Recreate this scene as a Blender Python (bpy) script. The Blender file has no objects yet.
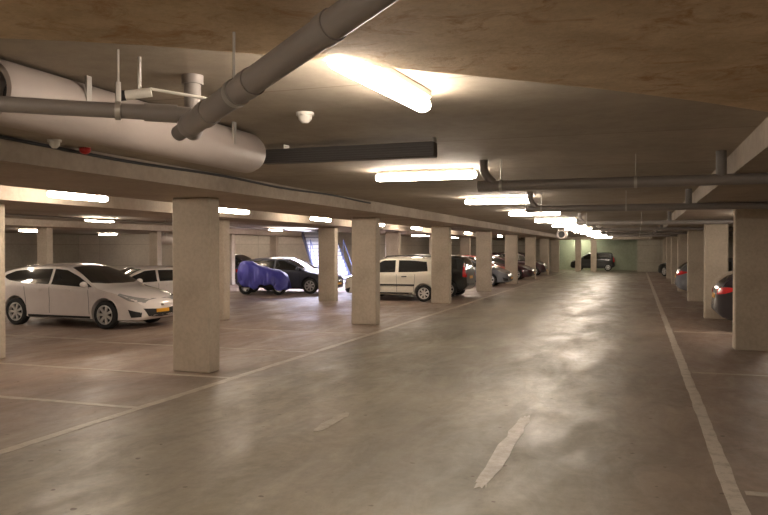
import bpy, bmesh, math, random
from mathutils import Vector, Matrix
from mathutils.bvhtree import BVHTree
random.seed(7)
PI = math.pi
C = bpy.context.scene.collection
scn = bpy.context.scene
CEIL, BEAM, SOFF = 2.77, 2.55, 2.68

# ------------------------------------------------------------------ materials
def nt(name):
    m = bpy.data.materials.new(name); m.use_nodes = True
    t = m.node_tree; b = t.nodes['Principled BSDF']
    return m, t, b
def plain(name, col, rough=.5, metal=0, coat=0, spec=.5):
    m, t, b = nt(name)
    b.inputs['Base Color'].default_value = (*col, 1)
    b.inputs['Roughness'].default_value = rough
    b.inputs['Metallic'].default_value = metal
    b.inputs['Coat Weight'].default_value = coat
    b.inputs['Coat Roughness'].default_value = .05
    b.inputs['Specular IOR Level'].default_value = spec
    # a little procedural grime so no surface is perfectly even
    tc = t.nodes.new('ShaderNodeTexCoord'); n = t.nodes.new('ShaderNodeTexNoise'); n.inputs['Scale'].default_value = 6
    mx = t.nodes.new('ShaderNodeMix'); mx.data_type = 'RGBA'
    mr = t.nodes.new('ShaderNodeMapRange'); mr.inputs[1].default_value = .35; mr.inputs[2].default_value = .7
    mr.inputs[3].default_value = 0; mr.inputs[4].default_value = .25
    t.links.new(tc.outputs['Object'], n.inputs['Vector']); t.links.new(n.outputs[0], mr.inputs[0])
    t.links.new(mr.outputs[0], mx.inputs[0])
    mx.inputs[6].default_value = (*col, 1); mx.inputs[7].default_value = (*[c*.82 for c in col], 1)
    t.links.new(mx.outputs[2], b.inputs['Base Color'])
    return m
def emis(name, col, s):
    m, t, b = nt(name)
    b.inputs['Base Color'].default_value = (.8, .8, .8, 1)
    b.inputs['Emission Color'].default_value = (*col, 1)
    b.inputs['Emission Strength'].default_value = s
    return m
def glass(name, col=(.02, .022, .022)):
    m, t, b = nt(name)
    b.inputs['Base Color'].default_value = (*col, 1); b.inputs['Roughness'].default_value = .06
    b.inputs['Specular IOR Level'].default_value = .8; b.inputs['Coat Weight'].default_value = .6
    return m
def noise(t, vec, scale, detail=5, rough=.6, dist=0):
    n = t.nodes.new('ShaderNodeTexNoise'); n.inputs['Scale'].default_value = scale
    n.inputs['Detail'].default_value = detail; n.inputs['Roughness'].default_value = rough
    n.inputs['Distortion'].default_value = dist
    t.links.new(vec, n.inputs['Vector']); return n.outputs[0]
def ramp(t, fac, stops):
    r = t.nodes.new('ShaderNodeValToRGB'); e = r.color_ramp.elements
    while len(e) < len(stops): e.new(.5)
    for el, (p, c) in zip(e, stops):
        el.position = p; el.color = (*c, 1) if len(c) == 3 else c
    t.links.new(fac, r.inputs[0]); return r.outputs[0]
def mixc(t, a, b, fac, mode='MIX'):
    m = t.nodes.new('ShaderNodeMix'); m.data_type = 'RGBA'; m.blend_type = mode
    for k, v in ((6, a), (7, b)):
        if isinstance(v, tuple): m.inputs[k].default_value = (*v, 1)
        else: t.links.new(v, m.inputs[k])
    if isinstance(fac, (int, float)): m.inputs[0].default_value = fac
    else: t.links.new(fac, m.inputs[0])
    return m.outputs[2]
def mapping(t, scale=(1, 1, 1), rot=(0, 0, 0), loc=(0, 0, 0)):
    tc = t.nodes.new('ShaderNodeTexCoord'); mp = t.nodes.new('ShaderNodeMapping')
    mp.inputs['Scale'].default_value = scale; mp.inputs['Rotation'].default_value = rot; mp.inputs['Location'].default_value = loc
    t.links.new(tc.outputs['Object'], mp.inputs['Vector']); return mp.outputs[0]
def concrete(name, base, dark, light, scale=1.0, rough=.8, joint=None, stain=None, bump=.15):
    m, t, b = nt(name)
    v = mapping(t)
    c = ramp(t, noise(t, v, .9*scale, 6, .65, .4), [(.3, dark), (.5, base), (.72, light)])
    f = ramp(t, noise(t, v, 14*scale, 4, .7), [(.35, (.82, .82, .82)), (.6, (1, 1, 1))])
    c = mixc(t, c, f, .7, 'MULTIPLY')
    if joint:
        br = t.nodes.new('ShaderNodeTexBrick'); br.offset = 0
        br.inputs['Scale'].default_value = 1; br.inputs['Brick Width'].default_value = joint[0]
        br.inputs['Row Height'].default_value = joint[1]; br.inputs['Mortar Size'].default_value = joint[2]
        br.inputs['Mortar Smooth'].default_value = .3
        br.inputs['Color1'].default_value = (1, 1, 1, 1); br.inputs['Color2'].default_value = (.86, .86, .85, 1)
        br.inputs['Mortar'].default_value = (.5, .47, .44, 1)
        t.links.new(mapping(t, rot=joint[3], loc=(50.3, .7, .2)), br.inputs['Vector'])
        c = mixc(t, c, br.outputs[0], .8, 'MULTIPLY')
    if stain:
        s = ramp(t, noise(t, mapping(t, (1, 1.15, 1)), 4.2, 7, .72, .8), [(.52, (0, 0, 0)), (.68, (1, 1, 1))])
        c = mixc(t, c, stain, s)
    t.links.new(c, b.inputs['Base Color'])
    b.inputs['Roughness'].default_value = rough
    bp = t.nodes.new('ShaderNodeBump'); bp.inputs['Strength'].default_value = bump; bp.inputs['Distance'].default_value = .02
    t.links.new(noise(t, v, 22, 5, .7), bp.inputs['Height']); t.links.new(bp.outputs[0], b.inputs['Normal'])
    return m
M = {}
M['pillar'] = concrete('pillar_concrete', (.50, .43, .34), (.42, .355, .275), (.56, .49, .39), 1.3)
M['beam'] = concrete('beam_concrete', (.42, .35, .28), (.33, .27, .21), (.50, .43, .35), .9)
M['ceil'] = concrete('ceiling_concrete', (.40, .345, .275), (.31, .26, .205), (.47, .41, .335), .5, joint=(400, 2.4, .010, (0, 0, 0)))
M['soffit'] = concrete('stained_soffit', (.62, .485, .315), (.48, .36, .22), (.74, .60, .42), 3.0, stain=(.40, .235, .11), bump=.3)
M['wall'] = concrete('wall_concrete', (.46, .42, .34), (.39, .35, .28), (.52, .48, .40), .5, joint=(4.0, 1.4, .015, (PI/2, 0, 0)))
M['wall_lit'] = concrete('brightened_wall_concrete', (.62, .56, .48), (.54, .48, .41), (.68, .62, .54), .5, joint=(4.0, 1.4, .015, (PI/2, 0, 0)))  # wall concrete in a lighter base; the lit look is put into its colour
M['wallg'] = concrete('green_grey_wall', (.36, .38, .30), (.30, .32, .25), (.42, .44, .36), .5)
M['pvc'] = plain('grey_pvc', (.255, .23, .215), .45)
M['pvc_dark'] = plain('dark_grey_pvc', (.19, .175, .165), .5)
M['steel'] = plain('galvanised_steel', (.50, .48, .45), .4, .6)
M['duct'] = plain('pale_duct_metal', (.43, .375, .345), .55, .05)
M['white'] = plain('white_plastic', (.75, .72, .66), .4)
M['dark'] = plain('dark_grey_metal', (.075, .068, .066), .55)
M['black'] = plain('black_plastic', (.015, .015, .016), .5)
M['rubber'] = plain('tyre_rubber', (.02, .02, .02), .8)
M['alloy'] = plain('alloy', (.66, .65, .63), .3, .35)
M['glass'] = glass('car_glass')
M['glass_light'] = glass('car_glass_clear', (.06, .065, .06))
M['red'] = plain('red_plastic', (.55, .02, .02), .3)
M['tail'] = plain('red_tail_lens', (.60, .015, .02), .12, 0, .8)
M['lens'] = plain('clear_headlamp_lens', (.62, .62, .62), .08, .5, 1)
M['plate'] = plain('yellow_plate', (.75, .36, .02), .4)
M['chrome'] = plain('chrome', (.8, .8, .8), .12, 1)
M['tarp'] = plain('blue_tarpaulin', (.075, .075, .42), .42)
M['interior'] = plain('car_interior', (.03, .03, .032), .7)
WARM = (1, .85, .70)
M['tube'] = emis('lit_tube_diffuser', WARM, 44)
M['panel_glow'] = emis('added_panel_glow', (.76, .76, 1), 20)
M['gtube'] = emis('greenish_tube_diffuser', (1, .98, .70), 50)

def floor_mat():
    m, t, b = nt('floor_concrete'); v = mapping(t)
    big = noise(t, mapping(t, (1, .35, 1)), .42, 6, .62, .6)
    aisle = ramp(t, big, [(.30, (.19, .172, .13)), (.5, (.265, .235, .178)), (.68, (.35, .30, .235))])
    bay = ramp(t, big, [(.32, (.225, .16, .125)), (.5, (.31, .228, .18)), (.66, (.39, .30, .24))])
    sx = t.nodes.new('ShaderNodeSeparateXYZ'); tc = t.nodes.new('ShaderNodeTexCoord')
    t.links.new(tc.outputs['Object'], sx.inputs[0])
    ma = t.nodes.new('ShaderNodeMath'); ma.operation = 'ADD'; ma.inputs[1].default_value = 2.6
    t.links.new(sx.outputs[0], ma.inputs[0])
    mb = t.nodes.new('ShaderNodeMath'); mb.operation = 'ABSOLUTE'; t.links.new(ma.outputs[0], mb.inputs[0])
    mr = t.nodes.new('ShaderNodeMapRange'); mr.inputs[1].default_value = 2.0; mr.inputs[2].default_value = 3.6
    t.links.new(mb.outputs[0], mr.inputs[0])
    c = mixc(t, aisle, bay, mr.outputs[0])
    f = ramp(t, noise(t, v, 9, 6, .75), [(.35, (.8, .8, .8)), (.62, (1.0, 1.0, 1.0))])
    c = mixc(t, c, f, .8, 'MULTIPLY')
    f2 = ramp(t, noise(t, mapping(t, (1.3, .7, 1)), 1.9, 8, .75, 1.0), [(.36, (.72, .73, .72)), (.58, (1, 1, 1)), (.72, (1.18, 1.15, 1.12))])
    c = mixc(t, c, f2, .9, 'MULTIPLY')
    # small dark spots
    sp = ramp(t, noise(t, v, 11, 1, .3), [(.755, (0, 0, 0)), (.79, (1, 1, 1))])
    c = mixc(t, c, (.12, .085, .06), sp)
    t.links.new(c, b.inputs['Base Color'])
    r = t.nodes.new('ShaderNodeMapRange'); r.inputs[1].default_value = .35; r.inputs[2].default_value = .65
    r.inputs[3].default_value = .34; r.inputs[4].default_value = .62
    t.links.new(noise(t, mapping(t, (1.4, .5, 1)), 1.1, 6, .7, .5), r.inputs[0])
    t.links.new(r.outputs[0], b.inputs['Roughness'])
    bp = t.nodes.new('ShaderNodeBump'); bp.inputs['Strength'].default_value = .12; bp.inputs['Distance'].default_value = .01
    t.links.new(noise(t, v, 7, 6, .7), bp.inputs['Height']); t.links.new(bp.outputs[0], b.inputs['Normal'])
    b.inputs['Specular IOR Level'].default_value = .5
    return m
M['floor'] = floor_mat()
def paint_mat(name, col, lo, hi):
    m, t, b = nt(name); v = mapping(t)
    s = ramp(t, noise(t, v, 6, 7, .8), [(lo, (0, 0, 0)), (hi, (1, 1, 1))])
    c = mixc(t, (.285, .245, .19), col, s)
    t.links.new(c, b.inputs['Base Color']); b.inputs['Roughness'].default_value = .45
    return m
M['paint'] = paint_mat('worn_white_paint', (.55, .49, .42), .32, .52)
M['paint_faint'] = paint_mat('faint_white_paint', (.45, .39, .32), .32, .56)
M['paint_patch'] = paint_mat('patchy_white_paint', (.47, .42, .36), .40, .70)

# ------------------------------------------------------------------ mesh helpers
class MB:
    def __init__(s): s.v = []; s.f = []
    def add(s, vs, fs):
        n = len(s.v); s.v += [tuple(v) for v in vs]; s.f += [tuple(i+n for i in f) for f in fs]; return s
    def box(s, x0, x1, y0, y1, z0, z1):
        return s.add([(x0,y0,z0),(x1,y0,z0),(x1,y1,z0),(x0,y1,z0),(x0,y0,z1),(x1,y0,z1),(x1,y1,z1),(x0,y1,z1)],
                     [(0,3,2,1),(4,5,6,7),(0,1,5,4),(1,2,6,5),(2,3,7,6),(3,0,4,7)])
    def tube(s, pts, r, n=20, cap=True):
        pts = [Vector(p) for p in pts]; rs = r if isinstance(r, (list, tuple)) else [r]*len(pts)
        rings = []; ref = None
        for i, p in enumerate(pts):
            a = pts[max(i-1, 0)]; b = pts[min(i+1, len(pts)-1)]; d = (b-a).normalized()
            if ref is None: ref = Vector((0,0,1)) if abs(d.z) < .9 else Vector((1,0,0))
            u = d.cross(ref).normalized(); w = u.cross(d).normalized(); ref = w
            rings.append([p + (u*math.cos(2*PI*k/n) + w*math.sin(2*PI*k/n))*rs[i] for k in range(n)])
        vs = [q for rg in rings for q in rg]; fs = []
        for i in range(len(pts)-1):
            for k in range(n):
                fs.append((i*n+k, i*n+(k+1)%n, (i+1)*n+(k+1)%n, (i+1)*n+k))
        if cap:
            fs.append(tuple(range(n-1, -1, -1))); fs.append(tuple((len(pts)-1)*n+k for k in range(n)))
        return s.add(vs, fs)
    def sphere(s, c, r, seg=16, rings=10):
        rx, ry, rz = r if isinstance(r, tuple) else (r, r, r)
        vs = [(c[0], c[1], c[2]+rz)]
        for i in range(1, rings):
            a = PI*i/rings
            for k in range(seg): vs.append((c[0]+rx*math.sin(a)*math.cos(2*PI*k/seg), c[1]+ry*math.sin(a)*math.sin(2*PI*k/seg), c[2]+rz*math.cos(a)))
        vs.append((c[0], c[1], c[2]-rz)); fs = []
        for k in range(seg): fs.append((0, 1+k, 1+(k+1) % seg))
        for i in range(rings-2):
            for k in range(seg):
                a = 1+i*seg; fs.append((a+k, a+seg+k, a+seg+(k+1) % seg, a+(k+1) % seg))
        l = len(vs)-1; a = 1+(rings-2)*seg
        for k in range(seg): fs.append((a+k, l, a+(k+1) % seg))
        return s.add(vs, fs)
    def lathe_y(s, prof, n=28):      # prof: (radius, y), turned about the y axis
        vs = []; fs = []
        for r, y in prof:
            for k in range(n): vs.append((r*math.cos(2*PI*k/n), y, r*math.sin(2*PI*k/n)))
        for i in range(len(prof)-1):
            for k in range(n): fs.append((i*n+k, (i+1)*n+k, (i+1)*n+(k+1) % n, i*n+(k+1) % n))
        return s.add(vs, fs)
    def mesh(s, name, mat, smooth=False, bevel=0):
        me = bpy.data.meshes.new(name); me.from_pydata(s.v, [], s.f); me.update()
        bm = bmesh.new(); bm.from_mesh(me)
        bmesh.ops.recalc_face_normals(bm, faces=bm.faces)
        if bevel: bmesh.ops.bevel(bm, geom=bm.edges[:], offset=bevel, segments=1, affect='EDGES')
        bm.to_mesh(me); bm.free()
        me.materials.append(mat)
        if smooth:
            for p in me.polygons: p.use_smooth = True
            me.set_sharp_from_angle(angle=math.radians(40))
        return me
    def obj(s, name, mat, parent=None, smooth=False, bevel=0, loc=None):
        o = bpy.data.objects.new(name, s.mesh(name, mat, smooth, bevel)); C.objects.link(o)
        if parent: o.parent = parent
        if loc: o.location = loc
        return o
def tag(o, label, cat, group=None, kind=None):
    o['label'] = label; o['category'] = cat
    if group: o['group'] = group
    if kind: o['kind'] = kind
    return o
def thing(name, label, cat, loc=(0,0,0), rz=0, group=None):
    o = bpy.data.objects.new(name, None); C.objects.link(o); o.location = loc; o.rotation_euler = (0,0,rz)
    o.empty_display_size = .2
    return tag(o, label, cat, group)
def copy_tree(o, parent=None):
    c = o.copy(); C.objects.link(c); c.parent = parent
    for ch in o.children: copy_tree(ch, c)
    return c
def struct(name, mb, mat, **k):
    o = mb.obj(name, mat, **k); o['kind'] = 'structure'; return o
ORD = ['nearest', 'second', 'third', 'fourth', 'fifth', 'sixth', 'seventh', 'eighth', 'ninth', 'tenth', 'eleventh', 'twelfth']
def nth(i): return ORD[i] if i else 'first'

# ------------------------------------------------------------------ setting
XL, XR, YB, YF = -36, 7.6, -7, 66
struct('floor', MB().box(XL, XR, YB, YF+4, -.2, 0), M['floor'])
# ceiling slab with an opening for the added light panel by the stairs
SK = (-15.6, -12.0, 30.2, 32.6)      # opening
struct('ceiling', MB().box(XL, XR, YB, SK[2], CEIL, 3.2).box(XL, XR, SK[3], YF+4, CEIL, 3.2)
       .box(XL, SK[0], SK[2], SK[3], CEIL, 3.2).box(SK[1], XR, SK[2], SK[3], CEIL, 3.2), M['ceil'])
struct('wall_left', MB().box(XL-.3, XL, YB, YF+4, -.2, 3.2), M['wall'])
struct('wall_right', MB().box(XR, XR+.3, YB, YF+4, -.2, 3.2), M['wall'])
struct('wall_behind', MB().box(XL, XR, YB-.3, YB, -.2, 3.2), M['wall'])
struct('wall_far', MB().box(XL, -6.2, 62.2, 62.5, 0, CEIL).box(0.0, XR, 62.2, 62.5, 0, CEIL), M['wall'])
struct('wall_recess', MB().box(-7.2, 0.0, 65.8, 66.1, 0, CEIL).box(-7.5, -7.2, 62.5, 66.1, 0, CEIL).box(0, .3, 62.5, 66.1, 0, CEIL), M['wallg'])
struct('wall_back_left', MB().box(XL, -17.2, 41.0, 41.3, 0, CEIL).box(-17.2, -16.9, 41.0, 62.2, 0, CEIL), M['wall_lit'])

def prism(mb, pts, z0, z1):
    n = len(pts)
    return mb.add([(x, y, z0) for x, y in pts] + [(x, y, z1) for x, y in pts],
                  [tuple(range(n-1, -1, -1)), tuple(range(n, 2*n))] + [(i, (i+1) % n, n+(i+1) % n, n+i) for i in range(n)])
# stained lower soffit over the camera: slanting far edge
EDGE = [(-5.05, 1.1), (-2.53, 2.41), (-2.28, 2.54), (-2.03, 2.69), (-1.65, 2.97), (-1.37, 3.21), (-1.1, 3.46), (-0.67, 3.82), (-0.12, 4.32), (0.35, 4.8), (0.8, 5.32), (0.9, 5.44)]
struct('trim_1', prism(MB(), [(-5.05, YB+.01), (.90, YB+.01)] + EDGE[::-1], SOFF, CEIL+.02), M['soffit'])
# wide shallow beams over the pillar rows
for k, (x0, x1, y1) in enumerate([(-7.1, -5.1, 62.2), (.90, 3.0, 62.2), (-11.15, -9.15, 62.2), (-20.6, -18.6, 41.0)]):
    struct('trim_%d' % (k+2), MB().box(x0, x1, YB+.01, y1, BEAM, CEIL+.02), M['beam'])
# cross beam along the front of the far recess
struct('trim_6', MB().box(-5.1, .90, 61.2, 61.6, BEAM, CEIL+.02), M['beam'])

# ------------------------------------------------------------------ pillars
def pillar(x0, x1, y0, dy, label, group=None):
    mb = MB().box(-(x1-x0)/2, (x1-x0)/2, -dy/2, dy/2, 0, BEAM)
    o = mb.obj('concrete_pillar', M['pillar'], bevel=.018, loc=((x0+x1)/2, y0+dy/2, 0))
    return tag(o, label, 'pillar', group)
for i in range(8):
    y = 9.28 + 7.22*i
    lab = ['large square-edged concrete pillar nearest the camera, left of the driving lane',
           'concrete pillar left of the lane in front of the pale estate car nose',
           'concrete pillar left of the lane hiding the rear of the pale car with roof rails',
           'concrete pillar left of the lane just beyond the black van-like car'][i] if i < 4 else \
          'concrete pillar in the row left of the driving lane, %s from the camera' % nth(i)
    pillar(-6.47, -5.85, y, .30, lab, 'pillars in the row left of the lane')
for i, y in enumerate([14.45, 20.7, 27.4, 34.0, 40.6, 47.2, 53.8]):
    lab = ['dark concrete pillar at the right edge of the picture, nearest on the right',
           'concrete pillar right of the lane just behind the dark car rear',
           'concrete pillar right of the lane in front of the grey hatchback with red lights'][i] if i < 3 else \
          'concrete pillar in the row right of the driving lane, %s from the camera' % nth(i)
    pillar(1.64, 2.20, y, .30, lab, 'pillars in the row right of the lane')
for i in range(7):
    y = (9.22 if i == 0 else 9.1) + 7.22*i
    lab = ['concrete pillar cut off by the left edge of the picture beside the white hatchback',
           'concrete pillar almost hidden behind the large nearest left pillar',
           'concrete pillar standing in front of the lit stairs and the dark blue car nose'][i] if i < 3 else \
          'concrete pillar in the second row left of the lane, %s from the camera' % nth(i)
    pillar(-10.47, -9.85, y, .30, lab, 'pillars in the second row on the left')
for x, y, lab in [(-19.2, 20.3, 'slim looking concrete pillar rising behind the rear of the white hatchback'),
                  (-19.2, 26.5, 'concrete pillar behind the second white car, beside the near pillar edge'),
                  (-19.2, 32.6, 'concrete pillar on the far left behind the blue covered motorcycle'),
                  (-19.2, 37.4, 'concrete pillar behind the roof of the dark blue car')]:
    pillar(x-.42, x, y, .30, lab, 'pillars in the far left row')
for x, lab in [(-4.5, 'pillar at the left of the far dark car, before the green wall'),
               (-3.3, 'pillar standing in front of the middle of the far dark car')]:
    o = MB().box(-.22, .22, -.2, .2, 0, BEAM).obj('concrete_pillar', M['pillar'], bevel=.018, loc=(x, 61.4, 0))
    tag(o, lab, 'pillar', 'pillars at the far end')

# ------------------------------------------------------------------ floor markings
def strip(x0, x1, y0, y1, mat, label, name='painted_line', group=None):
    # worn ragged edges
    n = max(2, int(max(abs(x1-x0), abs(y1-y0))/.12)); n = min(n, 260)
    rr = random.Random(hash((round(x0, 2), round(y0, 2))) & 0xffff)
    L = []; R = []
    for i in range(n+1):
        f = i/n
        if abs(y1-y0) > abs(x1-x0):
            y = y0+(y1-y0)*f; L.append((x0+rr.uniform(-.008, .008), y)); R.append((x1+rr.uniform(-.008, .008), y))
        else:
            x = x0+(x1-x0)*f; L.append((x, y0+rr.uniform(-.008, .008))); R.append((x, y1+rr.uniform(-.008, .008)))
    vs = [(p[0], p[1], .0) for p in L] + [(p[0], p[1], .0) for p in R] + [(p[0], p[1], .003) for p in L] + [(p[0], p[1], .003) for p in R]
    m = n+1; fs = []
    for i in range(n):
        fs += [(2*m+i, 2*m+i+1, 3*m+i+1, 3*m+i), (i, i+1, m+i+1, m+i), (i, i+1, 2*m+i+1, 2*m+i), (m+i, m+i+1, 3*m+i+1, 3*m+i)]
    fs += [(0, m, 3*m, 2*m), (n, m+n, 3*m+n, 2*m+n)]
    o = MB().add(vs, fs).obj(name, mat)
    return tag(o, label, 'floor marking', group)
strip(-5.38, -5.26, 1.5, 60, M['paint_faint'], 'long worn white line along the left side of the driving lane')
strip(.61, .73, 1.5, 60, M['paint'], 'long white line along the right side of the driving lane')
for i, y in enumerate([4.2, 6.95, 9.0, 11.7, 14.6, 18.9, 21.9, 28.4, 33.6]):
    strip(-9.9, -5.38, y, y+.1, M['paint_faint'], 'faint white bay line left of the lane, %s from the camera' % nth(i), group='bay lines left of the lane')
for i, y in enumerate([12.0, 18.2, 24.4, 31]):
    strip(-15, -10.25, y, y+.1, M['paint_faint'], 'white bay line in the second parking row on the left, %s from the camera' % nth(i), group='bay lines in the second row')
for i, y in enumerate([5.96, 11.6, 17.25, 24.3, 31.0]):
    strip(.76, 5.6, y, y+.1, M['paint_faint'], 'faint white bay line right of the lane, %s from the camera' % nth(i), group='bay lines right of the lane')
def blob(cx, cy, lx, ly, label, seed):
    rr = random.Random(seed); pts = []
    for k in range(40):
        a = 2*PI*k/40; q = rr.uniform(.7, 1.25)
        sx = abs(math.cos(a))**.7*math.copysign(1, math.cos(a)); sy = abs(math.sin(a))**.7*math.copysign(1, math.sin(a))
        pts.append((cx+lx/2*sx*q, cy+ly/2*sy*rr.uniform(.93, 1.04)))
    tag(prism(MB(), pts, .0, .003).obj('worn_paint_patch', M['paint_patch']), label, 'floor marking', 'worn paint in the lane')
blob(-1.12, 6.75, .14, 2.6, 'long worn white paint streak in the middle of the lane, nearer the right line', 3)
blob(-3.0, 7.1, .13, .9, 'short worn white paint patch in the left half of the lane', 8)

# ------------------------------------------------------------------ lamps
def tube_lamp_parts(root, L, mat='tube'):
    hb = MB().box(-L/2+.03, L/2-.03, -.05, .05, -.045, 0)
    hb.obj('housing', M['white'], root, bevel=.008)
    n = 10; r = .052; prof = [(-L/2, .02), (-L/2+.015, .75), (-L/2+.06, 1), (L/2-.06, 1), (L/2-.015, .75), (L/2, .02)]
    vs = []; fs = []
    for x, q in prof:
        for k in range(n):
            a = 2*PI*k/n; vs.append((x, r*q*math.cos(a), -.085 + .048*q*math.sin(a)))
    for i in range(len(prof)-1):
        for k in range(n): fs.append((i*n+k, i*n+(k+1) % n, (i+1)*n+(k+1) % n, (i+1)*n+k))
    fs += [tuple(range(n)), tuple((len(prof)-1)*n+k for k in range(n))]
    MB().add(vs, fs).obj('diffuser', M[mat], root, smooth=True)
LAMP = thing('ceiling_light', 'lit fluorescent ceiling light nearest the camera, glowing beside the stained soffit', 'ceiling light',
             (-1.29, 3.80, CEIL), math.radians(86), 'lights over the driving lane')
tube_lamp_parts(LAMP, 1.28)
def lamp(x, y, z, rz, label, group):
    o = copy_tree(LAMP); o.location = (x, y, z); o.rotation_euler = (0, 0, rz); tag(o, label, 'ceiling light', group); return o
for i in range(11):
    y = 8.7 + 5.05*i
    if i == 10: y = 58.6
    lamp(-2.45, y, CEIL, 0, 'lit fluorescent ceiling light set crosswise over the lane, %s after the nearest one' % nth(i), 'lights over the driving lane')
for i in range(9):
    lamp(-8.25, 9.4+4.67*i, 2.70, PI/2, 'lit ceiling light between the first two pillar rows on the left, %s from the camera' % nth(i), 'lights between the left pillar rows')
for i in range(5):
    lamp(-15.8, 13+5.9*i, CEIL, PI/2, 'lit ceiling light over the second parking row on the left, %s from the camera' % nth(i), 'lights over the second row')
for i, (x, y, a) in enumerate([(-28, 16, PI/2), (-28, 28.5, PI/2), (-30.5, 37.2, 0), (-24.6, 37.2, 0), (-21.9, 37.2, 0)]):
    lamp(x, y, CEIL, a, 'lit ceiling light deep in the far left of the garage, %s from the camera' % nth(i), 'lights in the far left')
lamp(2.75, 17.2, CEIL-.24, 0, 'lit ceiling light half hidden behind the nearest right pillar', 'lights on the right')
for i, y in enumerate([47, 55]):
    lamp(-13.5, y, CEIL, 0, 'ceiling light in the far left bays beyond the stairs, %s of two' % ['nearer', 'farther'][i], 'lights beyond the stairs')
for k, (x, y, z) in enumerate([(-2.45, -1.6, SOFF), (-2.45, -5.2, SOFF), (-8.25, 4.7, 2.70), (-8.25, 0, 2.70), (-22, 9, CEIL), (-22, 14.5, CEIL), (-22, 20, CEIL), (-15.8, 6, CEIL), (.2, -3.4, SOFF)]):  # lamps added out of view to brighten the near ceiling, floor and far left
    lamp(x, y, z, 0, 'unseen ceiling light added beside or behind the camera to brighten the garage', 'added lights outside the picture')
gl = thing('ceiling_light', 'greenish ceiling light in the far recess above the dark car', 'ceiling light', (-4.6, 64.7, CEIL))
tube_lamp_parts(gl, 1.5, 'gtube')

# glowing panel added in the ceiling as source of the bluish stair light
rl = thing('added_light_panel', 'bright bluish light panel added in the ceiling to light the stairs', 'added_light_panel', (sum(SK[:2])/2, sum(SK[2:])/2, 3.1))
hx, hy = (SK[1]-SK[0])/2, (SK[3]-SK[2])/2
MB().box(-hx, hx, -hy, hy, 0, .03).obj('pane', M['panel_glow'], rl)
fr = MB()
for x in (-hx, -.6, .6, hx-.06): fr.box(x, x+.06, -hy, hy, -.06, 0)
fr.obj('frame', M['white'], rl)

# ------------------------------------------------------------------ stairs
st = thing('staircase', 'pale staircase with white risers lit by bright bluish light behind the pillars', 'stairs', (-13.6, 32.6, 0), math.radians(36))
N = 15; rise = 2.78/N; run = .27
rs = MB(); tr = MB()
for i in range(N):
    rs.box(-.8, .8, i*run, i*run+.03, i*rise, (i+1)*rise-.03)
    tr.box(-.83, .83, i*run-.03, (i+1)*run+.03, (i+1)*rise-.03, (i+1)*rise)
M['riser'] = plain('white_riser', (.86, .86, .88), .5)
M['tread'] = plain('blue_grey_tread', (.20, .22, .30), .5)
rs.obj('riser', M['riser'], st); tr.obj('tread', M['tread'], st)
M['stringer'] = plain('blue_grey_stringer', (.11, .13, .24), .5)
for sgn in (-1, 1):
    x = .84*sgn
    a = [(x-.03, 0, .0), (x-.03, 0, .25), (x-.03, N*run, N*rise), (x-.03, N*run, N*rise-.32)]
    b = [(p[0]+.06, p[1], p[2]) for p in a]
    MB().add(a+b, [(0,1,2,3),(7,6,5,4),(0,4,5,1),(1,5,6,2),(2,6,7,3),(3,7,4,0)]).obj('stringer', M['stringer'], st)
    MB().tube([(x, .1, 1.0), (x, 1.85, 2.25)], .025, 10).tube([(x, .1, .1), (x, .1, 1.0)], .02, 8).tube([(x, 1.85, 1.2), (x, 1.85, 2.25)], .02, 8).obj('handrail', M['stringer'], st)

# ------------------------------------------------------------------ ceiling services
V = Vector
def arc(p0, p1, p2, n=8):
    p0, p1, p2 = V(p0), V(p1), V(p2)
    return [(p0*(1-t)**2 + p1*2*t*(1-t) + p2*t*t) for t in [i/n for i in range(n+1)]]
def W(px, py, d):       # real-world position of a surveyed point: image column/row and distance ahead
    yaw = math.radians(18.9); c, s = math.cos(yaw), math.sin(yaw)
    xr = (px-384)/740*d; return V((c*xr - s*d, s*xr + c*d, 1.8+(249-py)/740*d))
# diagonal drain pipe
A = V((.066, 1.33, 2.69)); 
pn = V((-.76, 2.155, 2.585)); pf = V((-1.885, 2.86, 2.36))
dr = (pf-pn).normalized()
dp = thing('drain_pipe', 'thick grey drain pipe slanting down across the top left under the ceiling', 'pipe', tuple(pf))
g = MB(); g.tube([pn-dr*.9-pf, V((0,0,0))], .052, 28)
g.obj('pipe', M['pvc'], dp, smooth=True)
for q in (.12, .50, 1.05):
    p = -dr*q; MB().tube([p, p-dr*.06], .0575, 28).obj('collar', M['pvc'], dp, smooth=True)
MB().tube([V((0,0,0)), dr*.02, dr*.05], [.052, .055, .050], 28).obj('end_socket', M['pvc'], dp, smooth=True)
MB().tube([dr*.04, dr*.15], .036, 20).obj('end_plug', M['pvc_dark'], dp, smooth=True)
# riser stub into the ceiling
sb = W(193, 92, 4.15); sb = V((sb.x, sb.y, 0)) - pf; top = CEIL - pf.z - .001
MB().tube(arc(dr*-.02+V((0,0,.0)), (sb.x*.9, sb.y*.9, .02), (sb.x, sb.y, .2)) + [V((sb.x, sb.y, top))], .046, 20).obj('riser', M['pvc'], dp, smooth=True)
MB().tube([(sb.x, sb.y, top-.05), (sb.x, sb.y, top)], .06, 20).obj('flange', M['pvc'], dp, smooth=True)
# clamp on the diagonal pipe
p = -dr*.40; MB().tube([p, p-dr*.03], .058, 24).tube([p+V((0,0,.06)), V((p.x, p.y, SOFF-pf.z-.001))], .006, 8).obj('hanger', M['steel'], dp, smooth=True)
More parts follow.
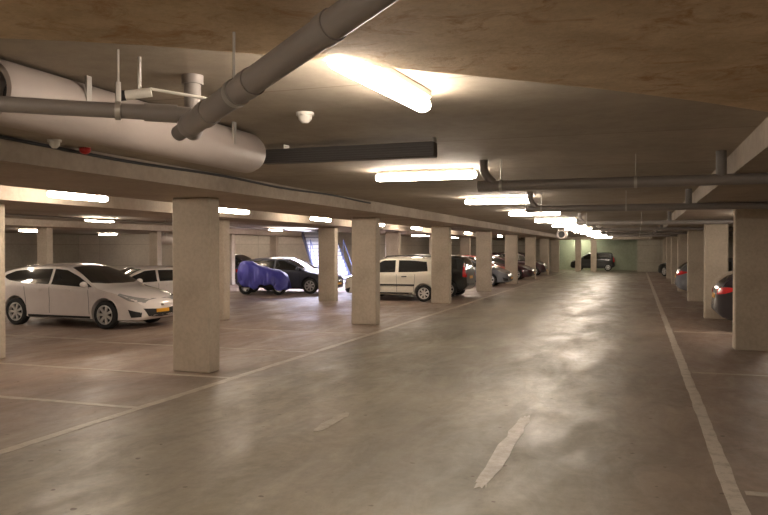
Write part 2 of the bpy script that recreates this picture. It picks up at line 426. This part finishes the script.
# thinner pipe to the left
q0 = pf + V((-.02, .02, .045)); q1 = V((-3.75, 1.7, 2.437))
d2 = (q1-q0).normalized(); 
sp = MB().tube([V((0,0,0)), q1-q0], .034, 22).obj('branch_pipe', M['pvc'], dp, smooth=True, loc=tuple(q0-pf))
MB().tube([d2*.06, d2*.20], .040, 22).obj('collar', M['pvc'], sp, smooth=True)
h = d2*.31
MB().tube([h-d2*.012, h+d2*.012], .042, 20).obj('clamp', M['steel'], sp, smooth=True)
MB().tube([V((h.x, h.y, .03)), V((h.x, h.y, .13)), V((h.x, h.y, .131)), V((h.x, h.y, SOFF-q0.z-.001))], [.012, .012, .005, .005], 8).obj('rod', M['steel'], sp)
e = d2*1.0
MB().tube([V((e.x, e.y, -.05)), V((e.x, e.y, .10)), V((e.x, e.y, SOFF-q0.z-.001))], .05, 20).obj('riser', M['pvc_dark'], sp, smooth=True)
# small camera behind the pipe
cm = thing('security_camera', 'small white camera on a bracket behind the thin pipe', 'camera', tuple(W(140, 95, 3.75)[:2]) + (CEIL,))
MB().tube([(0, 0, 0), (0, 0, -.17)], .010, 10).obj('bracket', M['steel'], cm)
MB().tube([(-.06, -.03, -.195), (.05, .03, -.175)], .024, 16).obj('camera_body', M['white'], cm, smooth=True)
MB().tube([(-.10, -.05, -.20), (-.06, -.03, -.195)], [.028, .026], 16).obj('lens', M['black'], cm, smooth=True)
MB().tube([(.05, .02, -.16), (.30, .16, -.20)], .008, 10).obj('conduit', M['white'], cm, smooth=True)

# jet fans
def jet_fan(label, loc, L, r, rz=0, name='jet_fan'):
    f = thing(name, label, 'ventilation fan', loc, rz, 'round ventilation fans')
    prof = [(r*.72, -L/2+.25), (r*.72, -L/2), (r*.9, -L/2-.0), (r, -L/2+.05), (r, L/2-.05), (r*.9, L/2), (r*.72, L/2), (r*.72, L/2-.25)]
    MB().lathe_y(prof, 36).obj('casing', M['duct'], f, smooth=True)
    MB().tube([(0, -L/2+.2, 0), (0, L/2-.2, 0)], r*.74, 24).obj('core', M['black'], f, smooth=True)
    for y in (-L*.3, L*.3):
        for sg in (-1, 1): MB().box(sg*r*.96-.008, sg*r*.96+.008, y-.02, y+.02, 0, CEIL-loc[2]).obj('hanger', M['steel'], f)
    return f
jet_fan('large pale cylindrical ventilation fan under the ceiling at top left', (-3.08, 4.20, 2.598), 2.65, .165)
jet_fan('small round ventilation fan hanging over the far left of the lane', (-3.3, 35.2, 2.47), 1.0, .22)
jet_fan('small round ventilation fan hanging in front of the back wall on the left', (-26.0, 37.6, 2.36), 2.0, .30, math.radians(-35))
# dark grille box
gb = thing('air_grille', 'long dark grey ventilation grille box hanging crosswise under the ceiling', 'ventilation grille', (-2.50, 6.25, 2.6))
MB().box(-.835, .835, -.06, .06, 0, .13).obj('casing', M['dark'], gb, bevel=.006)
sl = MB()
for k in range(5): sl.box(-.82, .82, -.068, -.060, .012+k*.021, .022+k*.021)
sl.obj('slats', M['dark'], gb)
for x in (-.6, .83): MB().box(x-.01, x, -.05, .05, .13, .17).obj('hanger', M['steel'], gb)
# smoke detector and fascia devices
def detector(x, y, z, label, r=.065):
    d = thing('smoke_detector', label, 'smoke detector', (x, y, z), 0, 'smoke detectors')
    MB().tube([(0,0,0), (0,0,-.022)], r, 24).obj('base', M['white'], d, smooth=True)
    MB().tube([(0,0,-.02), (0,0,-.05), (0,0,-.075)], [r*.8, r*.72, r*.35], 24).obj('head', M['white'], d, smooth=True)
detector(-2.24, 4.81, CEIL, 'white round smoke detector on the ceiling left of the nearest light')
detector(-4.90, 5.28, CEIL, 'pale round smoke detector beside the left beam near the red alarm', .06)
al = thing('alarm_beacon', 'small red alarm beacon mounted by the left beam', 'alarm', (-5.0, 5.78, CEIL))
MB().tube([(0,0,0), (0,0,-.02)], .05, 20).obj('base', M['white'], al); MB().sphere((0,0,-.02), (.055,.055,.045)).obj('dome', M['red'], al, smooth=True)
tag(MB().tube([(-5.085, y, 2.735+.012*math.sin(y*1.7)) for y in [i*.4 for i in range(36)]], .016, 8).obj('cable', M['black'], smooth=True),
    'dark cable running along the side of the left beam', 'cable')
# cross drain pipes over the lane
for i, y in enumerate([8.0, 12.9, 20.4, 27.0, 33.6, 40.2]):
    xl = [-1.62, -1.78, -1.5, -1.5, -1.5, -1.5][i]
    c = thing('cross_pipe', ['thick grey pipe hanging crosswise over the right of the lane, nearest one',
              'grey pipe hanging crosswise over the lane, second from the camera'][i] if i < 2 else
              'grey pipe hanging crosswise over the far lane, %s from the camera' % nth(i), 'pipe', (xl, y, 2.485), 0, 'crosswise drain pipes')
    MB().tube([(0,0,0), (7.5-xl,0,0)], .056, 24).obj('pipe', M['pvc'], c, smooth=True)
    MB().tube([(-.03,0,0), (.12,0,0)], .062, 24).obj('end_cap', M['pvc'], c, smooth=True)
    MB().tube([(0.03,0.0,.284), (.03,0,.20)] + arc((.03,0,.20), (.03,0,.12), (.14,0,.03), 6)[1:], .046, 18).obj('elbow', M['pvc'], c, smooth=True)
    MB().tube([(.78-xl,0,.284), (.78-xl,0,0)], .05, 18).obj('riser', M['pvc_dark'], c, smooth=True)
    for rx in (.22, 1.6):
        MB().tube([(rx,0,.05), (rx,0,.284)], .006, 8).obj('rod', M['steel'], c)
        MB().tube([(rx-.015,0,0), (rx+.015,0,0)], .062, 20).obj('clamp', M['steel'], c)
# sprinkler pipes in the left zone
for x, z, r, lab in [(-14.9, 2.66, .03, 'thin pale pipe along the ceiling of the second row, with the lights'),
                     (-12.2, 2.66, .022, 'thin conduit along the ceiling just beyond the second pillar row')]:
    s_ = thing('ceiling_conduit', lab, 'pipe', (x, 8, z))
    MB().tube([(0,0,0), (0,32.5,0)], r, 12).obj('pipe', M['steel'], s_, smooth=True)
    for k in range(14): MB().tube([(0, 1+k*2.4, 0), (0, 1+k*2.4, CEIL-z)], .008, 6).obj('hanger', M['steel'], s_)

# ------------------------------------------------------------------ cars
def pchip(pts):
    xs = [p[0] for p in pts]; ys = [p[1] for p in pts]; n = len(xs)
    h = [xs[i+1]-xs[i] for i in range(n-1)]; dl = [(ys[i+1]-ys[i])/h[i] for i in range(n-1)]
    m = [0]*n; m[0] = dl[0]; m[-1] = dl[-1]
    for i in range(1, n-1):
        if dl[i-1]*dl[i] > 0:
            w1 = 2*h[i]+h[i-1]; w2 = h[i]+2*h[i-1]; m[i] = (w1+w2)/(w1/dl[i-1]+w2/dl[i])
    def f(x):
        x = min(max(x, xs[0]), xs[-1]); i = 0
        while i < n-2 and x > xs[i+1]: i += 1
        t = (x-xs[i])/h[i]; t2 = t*t; t3 = t2*t
        return ys[i]*(2*t3-3*t2+1)+h[i]*m[i]*(t3-2*t2+t)+ys[i+1]*(-2*t3+3*t2)+h[i]*m[i+1]*(t3-t2)
    return f
SPEC = {
 'hatch': dict(L=4.46, top=[(-2.23,.62),(-2.20,.90),(-2.12,1.04),(-1.92,1.25),(-1.62,1.375),(-1.1,1.44),(-.45,1.47),(.05,1.445),(.42,1.34),(.80,1.15),(1.14,.985),(1.55,.90),(1.9,.80),(2.12,.68),(2.20,.58),(2.23,.50)],
    bot=[(-2.23,.42),(-2.1,.30),(-1.8,.22),(0,.19),(1.8,.18),(2.1,.2),(2.23,.30)],
    wid=[(-2.23,.45),(-2.17,.66),(-2.0,.80),(-1.5,.865),(0,.88),(1.3,.87),(1.75,.83),(2.02,.76),(2.15,.66),(2.21,.50),(2.23,.32)],
    belt=[(-2.2,1.0),(-1,.96),(1.1,.88),(2.2,.7)], tum=.40, wx=(1.30,-1.34), wr=.318,
    win=[([(-.32,.985),(-1.0,1.0),(-1.60,1.06),(-1.74,1.13)][::-1],[(-.32,1.335),(-1.0,1.325),(-1.45,1.27),(-1.72,1.18)][::-1]),
         ([(-.24,.98),(.3,.955),(.72,.935),(.93,.935)],[(-.24,1.335),(.12,1.31),(.52,1.16),(.93,.95)])],
    shield=((1.10,.92),(.24,.60)), rear=(1.05,1.30,.60,.48)),
 'box': dict(L=3.54, top=[(-1.77,.62),(-1.755,.98),(-1.70,1.14),(-1.60,1.38),(-1.5,1.475),(-1.2,1.52),(-.3,1.54),(.25,1.51),(.52,1.40),(.80,1.20),(1.06,1.03),(1.35,.95),(1.6,.86),(1.71,.74),(1.755,.6),(1.77,.5)],
    bot=[(-1.77,.40),(-1.6,.28),(0,.22),(1.6,.24),(1.77,.36)],
    wid=[(-1.77,.58),(-1.73,.70),(-1.55,.77),(-1,.79),(1,.79),(1.5,.74),(1.68,.62),(1.75,.48),(1.77,.35)],
    belt=[(-1.7,.99),(1,.93),(1.7,.8)], tum=.20, wx=(1.06,-1.24), wr=.285,
    win=[([(-1.38,1.04),(-.9,1.01),(-.34,1.0)],[(-1.33,1.36),(-.9,1.40),(-.34,1.41)]),
         ([(-.22,1.0),(.35,.985),(.86,.975)],[(-.22,1.41),(.22,1.40),(.80,1.06)])],
    shield=((1.02,.70),(.36,.54)), rear=(1.05,1.40,.58,.52)),
 'van': dict(L=4.1, top=[(-2.05,.62),(-2.03,1.0),(-1.98,1.2),(-1.9,1.42),(-1.75,1.53),(-1.2,1.58),(-.2,1.60),(.4,1.56),(.75,1.42),(1.1,1.18),(1.35,1.04),(1.7,.96),(1.9,.84),(2.0,.7),(2.05,.5)],
    bot=[(-2.05,.40),(-1.9,.28),(0,.22),(1.9,.24),(2.05,.36)],
    wid=[(-2.05,.74),(-2.02,.80),(-1.9,.84),(-1,.85),(1,.85),(1.7,.80),(1.95,.66),(2.03,.5),(2.05,.35)],
    belt=[(-2.0,1.02),(1,.95),(2,.8)], tum=.22, wx=(1.30,-1.36), wr=.31,
    win=[([(-1.7,1.08),(-1,1.04),(-.4,1.03)],[(-1.64,1.42),(-1,1.46),(-.4,1.47)]),
         ([(-.3,1.03),(.5,1.01),(1.05,1.0)],[(-.3,1.47),(.4,1.45),(1.0,1.1)])],
    shield=((1.28,.78),(.58,.56)), rear=(1.08,1.46,.66,.58)),
}
def rayhit(bvh, o, d):
    loc, n, i, dist = bvh.ray_cast(V(o), V(d)); return (loc, n) if loc else (None, None)
def polyat(pts, t):
    ls = [0]
    for a, b in zip(pts, pts[1:]): ls.append(ls[-1]+math.dist(a, b))
    s = t*ls[-1]
    for i in range(len(pts)-1):
        if s <= ls[i+1] or i == len(pts)-2:
            q = (s-ls[i])/max(ls[i+1]-ls[i], 1e-9); return tuple(pts[i][k]+(pts[i+1][k]-pts[i][k])*q for k in range(len(pts[0])))
def patch(bvh, mode, lo, up, eps=.006, nu=10, nv=4):
    """panel lying on the bodywork, bounded by a lower and an upper outline"""
    G = []; ok = True
    for j in range(nv+1):
        for i in range(nu+1):
            a = polyat(lo, i/nu); b = polyat(up, i/nu); p = (a[0]+(b[0]-a[0])*j/nv, a[1]+(b[1]-a[1])*j/nv)
            if mode == 'L': o, d = (p[0], 3, p[1]), (0, -1, 0)
            elif mode == 'R': o, d = (p[0], -3, p[1]), (0, 1, 0)
            elif mode == 'F': o, d = (5, p[0], p[1]), (-1, 0, 0)
            elif mode == 'B': o, d = (-5, p[0], p[1]), (1, 0, 0)
            else: o, d = (p[0], p[1], 5), (0, 0, -1)
            loc, n = rayhit(bvh, o, d)
            if loc is None: loc = G[-1][0] if G else V((0,0,.5)); n = V((0,0,1))
            if n.dot(V(d)) > 0: n = -n
            G.append((loc, n))
    m = len(G); vs = [g[0]+g[1]*eps for g in G]+[g[0]-g[1]*.012 for g in G]; fs = []
    W_ = nu+1
    for j in range(nv):
        for i in range(nu):
            a = j*W_+i; q = (a, a+1, a+W_+1, a+W_); fs.append(q); fs.append(tuple(m+k for k in q[::-1]))
    bd = list(range(W_)) + [W_*(j+1)-1 for j in range(1, nv+1)] + [nv*W_+i for i in range(nu-1, -1, -1)] + [j*W_ for j in range(nv-1, 0, -1)]
    for a, b in zip(bd, bd[1:]+bd[:1]): fs.append((a, b, m+b, m+a))
    return vs, fs
WCACHE = {}
def wheel_meshes(r, style):
    if (r, style) in WCACHE: return WCACHE[(r, style)]
    w = .095; ri = r*.68
    t = MB().lathe_y([(ri, -w*.8), (ri+.01, -w), (r-.03, -w), (r, -w*.7), (r, w*.7), (r-.03, w), (ri+.01, w), (ri, w*.8), (ri, -w*.8)], 32)
    rm = MB().lathe_y([(ri+.004, w*.9), (ri-.02, w*.95), (ri-.03, w*.5), (ri-.03, -w*.8)], 32)
    ns = 7 if style == 'alloy' else 10
    for k in range(ns):
        a = 2*PI*k/ns; ca, sa = math.cos(a), math.sin(a)
        hw0, hw1 = (.022, .032) if style == 'alloy' else (.03, .05)
        pts = []
        for rr_, hw, y in ((.03, hw0, w*.85), (ri-.015, hw1, w*.80)):
            for sg in (-1, 1): pts.append((ca*rr_-sa*hw*sg, y, sa*rr_+ca*hw*sg))
        pts += [(x, y-.03, z) for x, y, z in pts]
        rm.add(pts, [(0,1,3,2),(4,6,7,5),(0,2,6,4),(1,5,7,3),(0,4,5,1),(2,3,7,6)])
    rm.tube([(0, w*.5, 0), (0, w*.92, 0)], .05, 14)
    bk = MB().tube([(0, -w*.6, 0), (0, w*.35, 0)], ri-.028, 24)
    res = (t.mesh('tyre', M['rubber'], True), rm.mesh('rim', M['alloy'], True), bk.mesh('brake', M['black'], True))
    WCACHE[(r, style)] = res; return res
BCACHE = {}
def car_body(kind):
    if kind in BCACHE: return BCACHE[kind]
    S = SPEC[kind]; top, bot, wid, belt = map(pchip, (S['top'], S['bot'], S['wid'], S['belt']))
    hL = S['L']/2; nS, nT, n = 16, 9, 64
    xs = []
    for i in range(n+1):
        u = -1+2*i/n; xs.append(hL*(.55*u+.45*math.sin(u*PI/2)) if True else 0)
    e = [-hL+.004, -hL+.015, -hL+.035]; xs = sorted(set(xs + e + [-q for q in e]))
    def Y(x, z):
        w = wid(x); zb, bl = bot(x), belt(x)
        if z <= bl:
            t = (bl-z)/max(bl-zb, .05); return w*(1-.035*t*t-.05*max(0, t-.75)*4*max(0, t-.75)*4*.25) - .012*math.exp(-((z-.62)/.10)**2)
        q = z-bl; return w-S['tum']*q-.06*min(q/.12, 1)*(1-.5*min(q/.12, 1))
    vs = []; fs = []; K = None
    for x in xs:
        zb, zt = bot(x), top(x); r = min(.085, (zt-zb)*.35); ze = zt-r; ring = []
        half = [(0, zb)]
        half.append((max(Y(x, zb)-.05, .05), zb))
        for k in range(nS+1):
            z = zb+.03+(ze-zb-.03)*k/nS; half.append((max(Y(x, z), .04), z))
        ye = half[-1][0]
        for k in range(1, nT+1):
            u = 1-k/nT; a = (k/nT)
            yy = ye*math.cos(a*PI/2)**.75 if k < nT else 0; zz = ze+r*(1-(yy/ye)**2.6) if ye > 0 else zt
            half.append((yy, zz))
        ring = [(x, y, z) for y, z in half] + [(x, -y, z) for y, z in half[-2:0:-1]]
        K = len(ring); vs += ring
    for i in range(len(xs)-1):
        for k in range(K): fs.append((i*K+k, i*K+(k+1) % K, (i+1)*K+(k+1) % K, (i+1)*K+k))
    for base in (0, (len(xs)-1)*K):     # closed ends
        cx = vs[base][0]; cz = sum(vs[base+k][2] for k in range(K))/K; vs.append((cx, 0, cz)); c = len(vs)-1
        for k in range(K): fs.append((base+k, base+(k+1) % K, c))
    mb = MB().add(vs, fs); me = mb.mesh('body_raw', M['black'], True)
    bm = bmesh.new(); bm.from_mesh(me); bvh = BVHTree.FromBMesh(bm); bm.free()
    # wheel arches
    cut = MB()
    for wx in S['wx']:
        for sg in (-1, 1):
            cut.tube([(wx, sg*(.50), S['wr']+.02), (wx, sg*1.2, S['wr']+.02)], S['wr']+.045, 36)
    cme = cut.mesh('arch', M['black'])
    ob = bpy.data.objects.new('tmp', me); co = bpy.data.objects.new('tmpc', cme); C.objects.link(ob); C.objects.link(co)
    me.materials.clear(); me.materials.append(None); me.materials.append(M['black'])
    cme.materials.clear(); cme.materials.append(None); cme.materials.append(M['black'])
    for p in cme.polygons: p.material_index = 1
    md = ob.modifiers.new('b', 'BOOLEAN'); md.object = co; md.solver = 'EXACT'; md.operation = 'DIFFERENCE'
    dg = bpy.context.evaluated_depsgraph_get(); dg.update()
    res = bpy.data.meshes.new_from_object(ob.evaluated_get(dg)); res.name = 'bodywork'
    bpy.data.objects.remove(ob); bpy.data.objects.remove(co)
    BCACHE[kind] = (res, bvh, S, (top, bot, wid, belt)); return BCACHE[kind]
def car(kind, label, loc, rz, paint, style='alloy', rails=False, moulding=False, group=None, glassm='glass', seams=True, dash=None):
    me0, bvh, S, (top, bot, wid, belt) = car_body(kind)
    t = thing('car', label, 'car', loc, rz, group)
    me = me0.copy()
    me.materials.clear(); me.materials.append(paint); me.materials.append(M['black'])
    b = bpy.data.objects.new('bodywork', me); C.objects.link(b); b.parent = t
    hL = S['L']/2
    def part(name, m, mode, lo, up, **k):
        vs, fs = patch(bvh, mode, lo, up, **k); return MB().add(vs, fs).obj(name, m, t, smooth=True)
    G = M[glassm]
    for s in 'LR':
        for lo, up in S['win']:
            part('side_window', G, s, lo, up, nu=14, nv=6)
    (xc, yc), (xt, yt) = S['shield']
    part('windscreen', G, 'T', [(xc-.22, -yc*.84), (xc-.05, -yc*.5), (xc, 0), (xc-.05, yc*.5), (xc-.22, yc*.84)], [(xt-.06, -yt), (xt, -yt*.5), (xt+.02, 0), (xt, yt*.5), (xt-.06, yt)], nu=16, nv=8)
    z0, z1, y0, y1 = S['rear']
    part('rear_window', G, 'B', [(-y0, z0), (0, z0-.02), (y0, z0)], [(-y1, z1), (0, z1+.02), (y1, z1)], nu=10, nv=5)
    for s in 'LR':
        zz = top(hL-.30)
        part('headlight', M['lens'], s, [(hL-.56, zz-.02), (hL-.30, zz-.15), (hL-.07, zz-.20)], [(hL-.55, zz+.01), (hL-.32, zz-.05), (hL-.10, zz-.12)], eps=.008, nu=8, nv=3)
        z2 = belt(-hL+.1)
        if kind == 'hatch': lo, up = [(-hL+.03, z2-.20), (-hL+.18, z2-.17), (-hL+.40, z2-.09)], [(-hL+.05, z2-.04), (-hL+.20, z2-.03), (-hL+.38, z2-.05)]
        else: lo, up = [(-hL+.012, z2-.25), (-hL+.10, z2-.25), (-hL+.15, z2-.22)], [(-hL+.03, z2+.28), (-hL+.09, z2+.28), (-hL+.13, z2+.22)]
        tl = part('tail_light', M['tail'], s, lo, up, eps=.010, nu=6, nv=4)
        # door handles, seams, sill
        for hx in ((-.62, .30) if kind == 'hatch' else (-.55, .45)):
            part('door_handle', M['black'] if moulding else paint, s, [(hx-.09, .84), (hx+.09, .83)], [(hx-.09, .875), (hx+.09, .865)], eps=.028, nu=3, nv=2)
        part('sill_trim', M['black'], s, [(S['wx'][1]+.40, bot(0)+.035), (S['wx'][0]-.40, bot(0)+.035)], [(S['wx'][1]+.40, bot(0)+.085), (S['wx'][0]-.40, bot(0)+.085)], eps=.006, nu=8, nv=2)
        if seams:
            bp_ = -.28
            for sx in ((bp_, bp_+.01), (S['wx'][0]-.42, S['wx'][0]-.44), (S['wx'][1]+.36, S['wx'][1]+.30)):
                part('door_seam', M['black'], s, [(sx[0]-.005, .32), (sx[0]+.005, .32)], [(sx[1]-.005, .93), (sx[1]+.005, .93)], eps=.002, nu=1, nv=10)
        if moulding:
            part('side_moulding', M['black'], s, [(S['wx'][1]+.34, .53), (S['wx'][0]-.34, .53)], [(S['wx'][1]+.34, .59), (S['wx'][0]-.34, .59)], eps=.014, nu=8, nv=2)
        sg = 1 if s == 'L' else -1
        mx = S['win'][1][0][-1][0]-.12
        mb = MB().sphere((mx, sg*(wid(mx)+.07), belt(mx)+.10), (.07, .10, .07)).tube([(mx, sg*(wid(mx)-.09), belt(mx)+.05), (mx, sg*(wid(mx)+.04), belt(mx)+.07)], .025, 8)
        mb.obj('wing_mirror', paint, t, smooth=True)
    part('grille', M['black'], 'F', [(-.46, .29), (0, .25), (.46, .29)], [(-.60, .47), (0, .43), (.60, .47)], eps=.006)
    for sg in (-1, 1): part('fog_recess', M['black'], 'LR'[sg < 0], [(hL-.26, .27), (hL-.08, .28)], [(hL-.32, .45), (hL-.07, .38)], eps=.006, nu=4, nv=3)
    part('badge', M['chrome'], 'F', [(-.05, .50), (.05, .50)], [(-.05, .545), (.05, .545)], eps=.008, nu=2, nv=2)
    part('number_plate', M['plate'], 'F', [(-.22, .36), (.22, .36)], [(-.22, .44), (.22, .44)], eps=.02, nu=6, nv=2)
    part('number_plate', M['plate'], 'B', [(-.24, .70), (.24, .70)], [(-.24, .80), (.24, .80)], eps=.015, nu=6, nv=2)
    part('rear_bumper_trim', M['black'], 'B', [(-.5, .44), (.5, .44)], [(-.5, .52), (.5, .52)], eps=.008, nu=6, nv=2)
    if rails:
        for sg in (-1, 1):
            y = sg*(wid(0)-.27); MB().tube([(-1.2, y, 1.49), (-1.1, y, 1.545), (-.3, y, 1.57), (.15, y, 1.545), (.22, y, 1.49)], .018, 10).obj('roof_rail', M['black'], t, smooth=True)
    ty, rm, bk = wheel_meshes(S['wr'], style)
    for wx in S['wx']:
        for sg in (-1, 1):
            w = bpy.data.objects.new('wheel', ty); C.objects.link(w); w.parent = t
            w.location = (wx, sg*(wid(wx)-.115), S['wr']); w.rotation_euler = (0, 0, 0 if sg > 0 else PI)
            for nm, mm in (('rim', rm), ('brake_disc', bk)):
                c = bpy.data.objects.new(nm, mm); C.objects.link(c); c.parent = w
    return t
P = {}
P['white'] = plain('white_car_paint', (.80, .74, .71), .25, 0, .9)
P['white2'] = plain('ivory_car_paint', (.74, .70, .60), .3, 0, .7)
P['black'] = plain('black_car_paint', (.012, .014, .013), .3, 0, .5)
P['navy'] = plain('dark_blue_grey_paint', (.06, .065, .085), .4, .1, .3)
P['grey'] = plain('grey_car_paint', (.16, .17, .19), .3, .4, .8)
P['red'] = plain('red_car_paint', (.42, .012, .012), .3, 0, .8)
P['maroon'] = plain('dark_maroon_paint', (.05, .012, .018), .3, .1, .8)
P['plum'] = plain('very_dark_plum_paint', (.022, .016, .022), .28, .3, .9)

car('hatch', 'white five-door hatchback with alloy wheels and yellow front plate, parked behind the near left pillars', (-12.58, 14.55, 0), math.radians(-2), P['white'])
car('hatch', 'second white car, parked behind the white five-door hatchback', (-13.6, 17.9, 0), math.radians(240), P['white']).scale = (.9, .9, .9)
car('box', 'boxy ivory-white small car with black side moulding and roof rails, parked between two lane pillars', (-8.13, 25.05, 0), PI, P['white2'], 'alloy', True, True)
car('van', 'tall black car with red tail light beside the boxy white car', (-7.95, 27.35, 0), PI, P['black'], seams=False)
car('hatch', 'dark blue-grey hatchback parked beside the blue covered motorcycle', (-13.72, 27.9, 0), 0, P['navy'])
car('box', 'dark car with only its roof showing behind the blue covered motorcycle', (-20.2, 34.6, 0), 0, P['black'], seams=False)
car('hatch', 'dark grey car nosing out between the fourth and fifth lane pillars', (-8.0, 36.0, 0), 0, P['grey'], seams=False)
car('hatch', 'red car parked just beyond the dark grey car', (-8.3, 39.0, 0), 0, P['red'], seams=False)
car('hatch', 'dark maroon car seen in the gap between the fifth and sixth lane pillars', (-7.9, 43.6, 0), 0, P['maroon'], seams=False)
car('van', 'dark car seen in the gap beyond the sixth lane pillar', (-7.8, 50.5, 0), 0, P['maroon'], seams=False)
car('hatch', 'very dark car with its rear sticking out beside the nearest right pillar', (3.87, 18.4, 0), 0, P['plum'], seams=False)
car('van', 'dark car deeper in the bay behind the nearest right pillar', (4.7, 21.7+.9, 0), 0, P['black'], seams=False)
car('hatch', 'grey hatchback with red tail light behind the third right pillar', (3.62, 30.8, 0), 0, P['grey'], seams=False)
car('hatch', 'small looking dark car far away in the right bays', (3.1, 51.6, 0), PI*.5+.6, P['black'], seams=False)
car('box', 'black car standing side-on in the green-lit recess at the far end', (-3.5, 63.6, 0), PI, P['black'], seams=False)

# covered motorcycle
mc = thing('covered_motorcycle', 'motorcycle under a rumpled blue tarpaulin, beside the dark blue-grey car', 'motorcycle', (-13.88, 26.0, 0), math.radians(4))
tw, rw, bw = wheel_meshes(.285, 'alloy')
for x, nm in ((-.78, 'wheel'), (.62, 'wheel')):
    w = bpy.data.objects.new(nm, tw); C.objects.link(w); w.parent = mc; w.location = (x, 0, .285)
    c = bpy.data.objects.new('rim', rw); C.objects.link(c); c.parent = w
MB().box(-.95, .55, -.14, .14, .28, .62).box(-1.0, -.75, -.18, .18, .5, 1.05).obj('engine_and_frame', M['black'], mc, bevel=.04)
tp = pchip([(-1.02, 1.16), (-.92, 1.30), (-.70, 1.33), (-.3, 1.20), (.2, 1.06), (.6, .98), (.85, .88), (1.0, .70), (1.06, .5)])
wd = pchip([(-1.02, .20), (-.9, .34), (-.5, .40), (0, .38), (.5, .36), (.9, .26), (1.06, .08)])
nx, na = 60, 44; vs = []; fs = []
for i in range(nx+1):
    x = -1.02+2.08*i/nx
    hem = .36+.10*math.sin(x*5)+.05*math.sin(x*13+1) - .08*max(0, x)
    for k in range(na+1):
        u = -1+2*k/na; a = abs(u); s_ = math.copysign(1, u) if u else 0
        zt = tp(x); w_ = wd(x)*(1+.06*math.sin(x*6.3+1))
        if a < .35: y = s_*w_*.75*(a/.35); z = zt-.05*(a/.35)**2.5
        else:
            q = (a-.35)/.65; y = s_*(w_*(.75+.25*min(1, q*2.5)) + .10*q); z = zt-.05-(zt-.05-hem)*q
        q = max(0, a-.25)
        fold = (.035*math.sin(x*13+3*math.sin(z*4+1)+u*3)+.022*math.sin(x*29+z*11+2*math.sin(x*5))+.015*math.sin(x*47+z*6))*q*1.5
        vs.append((x+.03*math.sin(z*9+x*4)*q, y+s_*fold, z+.012*math.sin(x*12+u*9)))
for i in range(nx):
    for k in range(na): a = i*(na+1)+k; fs.append((a, a+1, a+na+2, a+na+1))
tb = MB().add(vs, fs).obj('tarpaulin', M['tarp'], mc, smooth=True)
so = tb.modifiers.new('thickness', 'SOLIDIFY'); so.thickness = .006

# ------------------------------------------------------------------ world, camera
w = bpy.data.worlds.new('world'); scn.world = w; w.use_nodes = True
w.node_tree.nodes['Background'].inputs[0].default_value = (1, .85, .7, 1); w.node_tree.nodes['Background'].inputs[1].default_value = .02
cam = bpy.data.cameras.new('camera'); co = bpy.data.objects.new('camera', cam); C.objects.link(co)
co.location = (0, 0, 1.8); co.rotation_euler = (math.radians(90-.66), 0, math.radians(18.9))
cam.sensor_width = 36; cam.lens = 740/768*36; cam.clip_start = .05; cam.clip_end = 300
scn.camera = co
vs_ = scn.view_settings; vs_.view_transform = 'Standard'; vs_.look = 'None'; vs_.gamma = 1; vs_.use_curve_mapping = False
vs_.exposure = 0.98
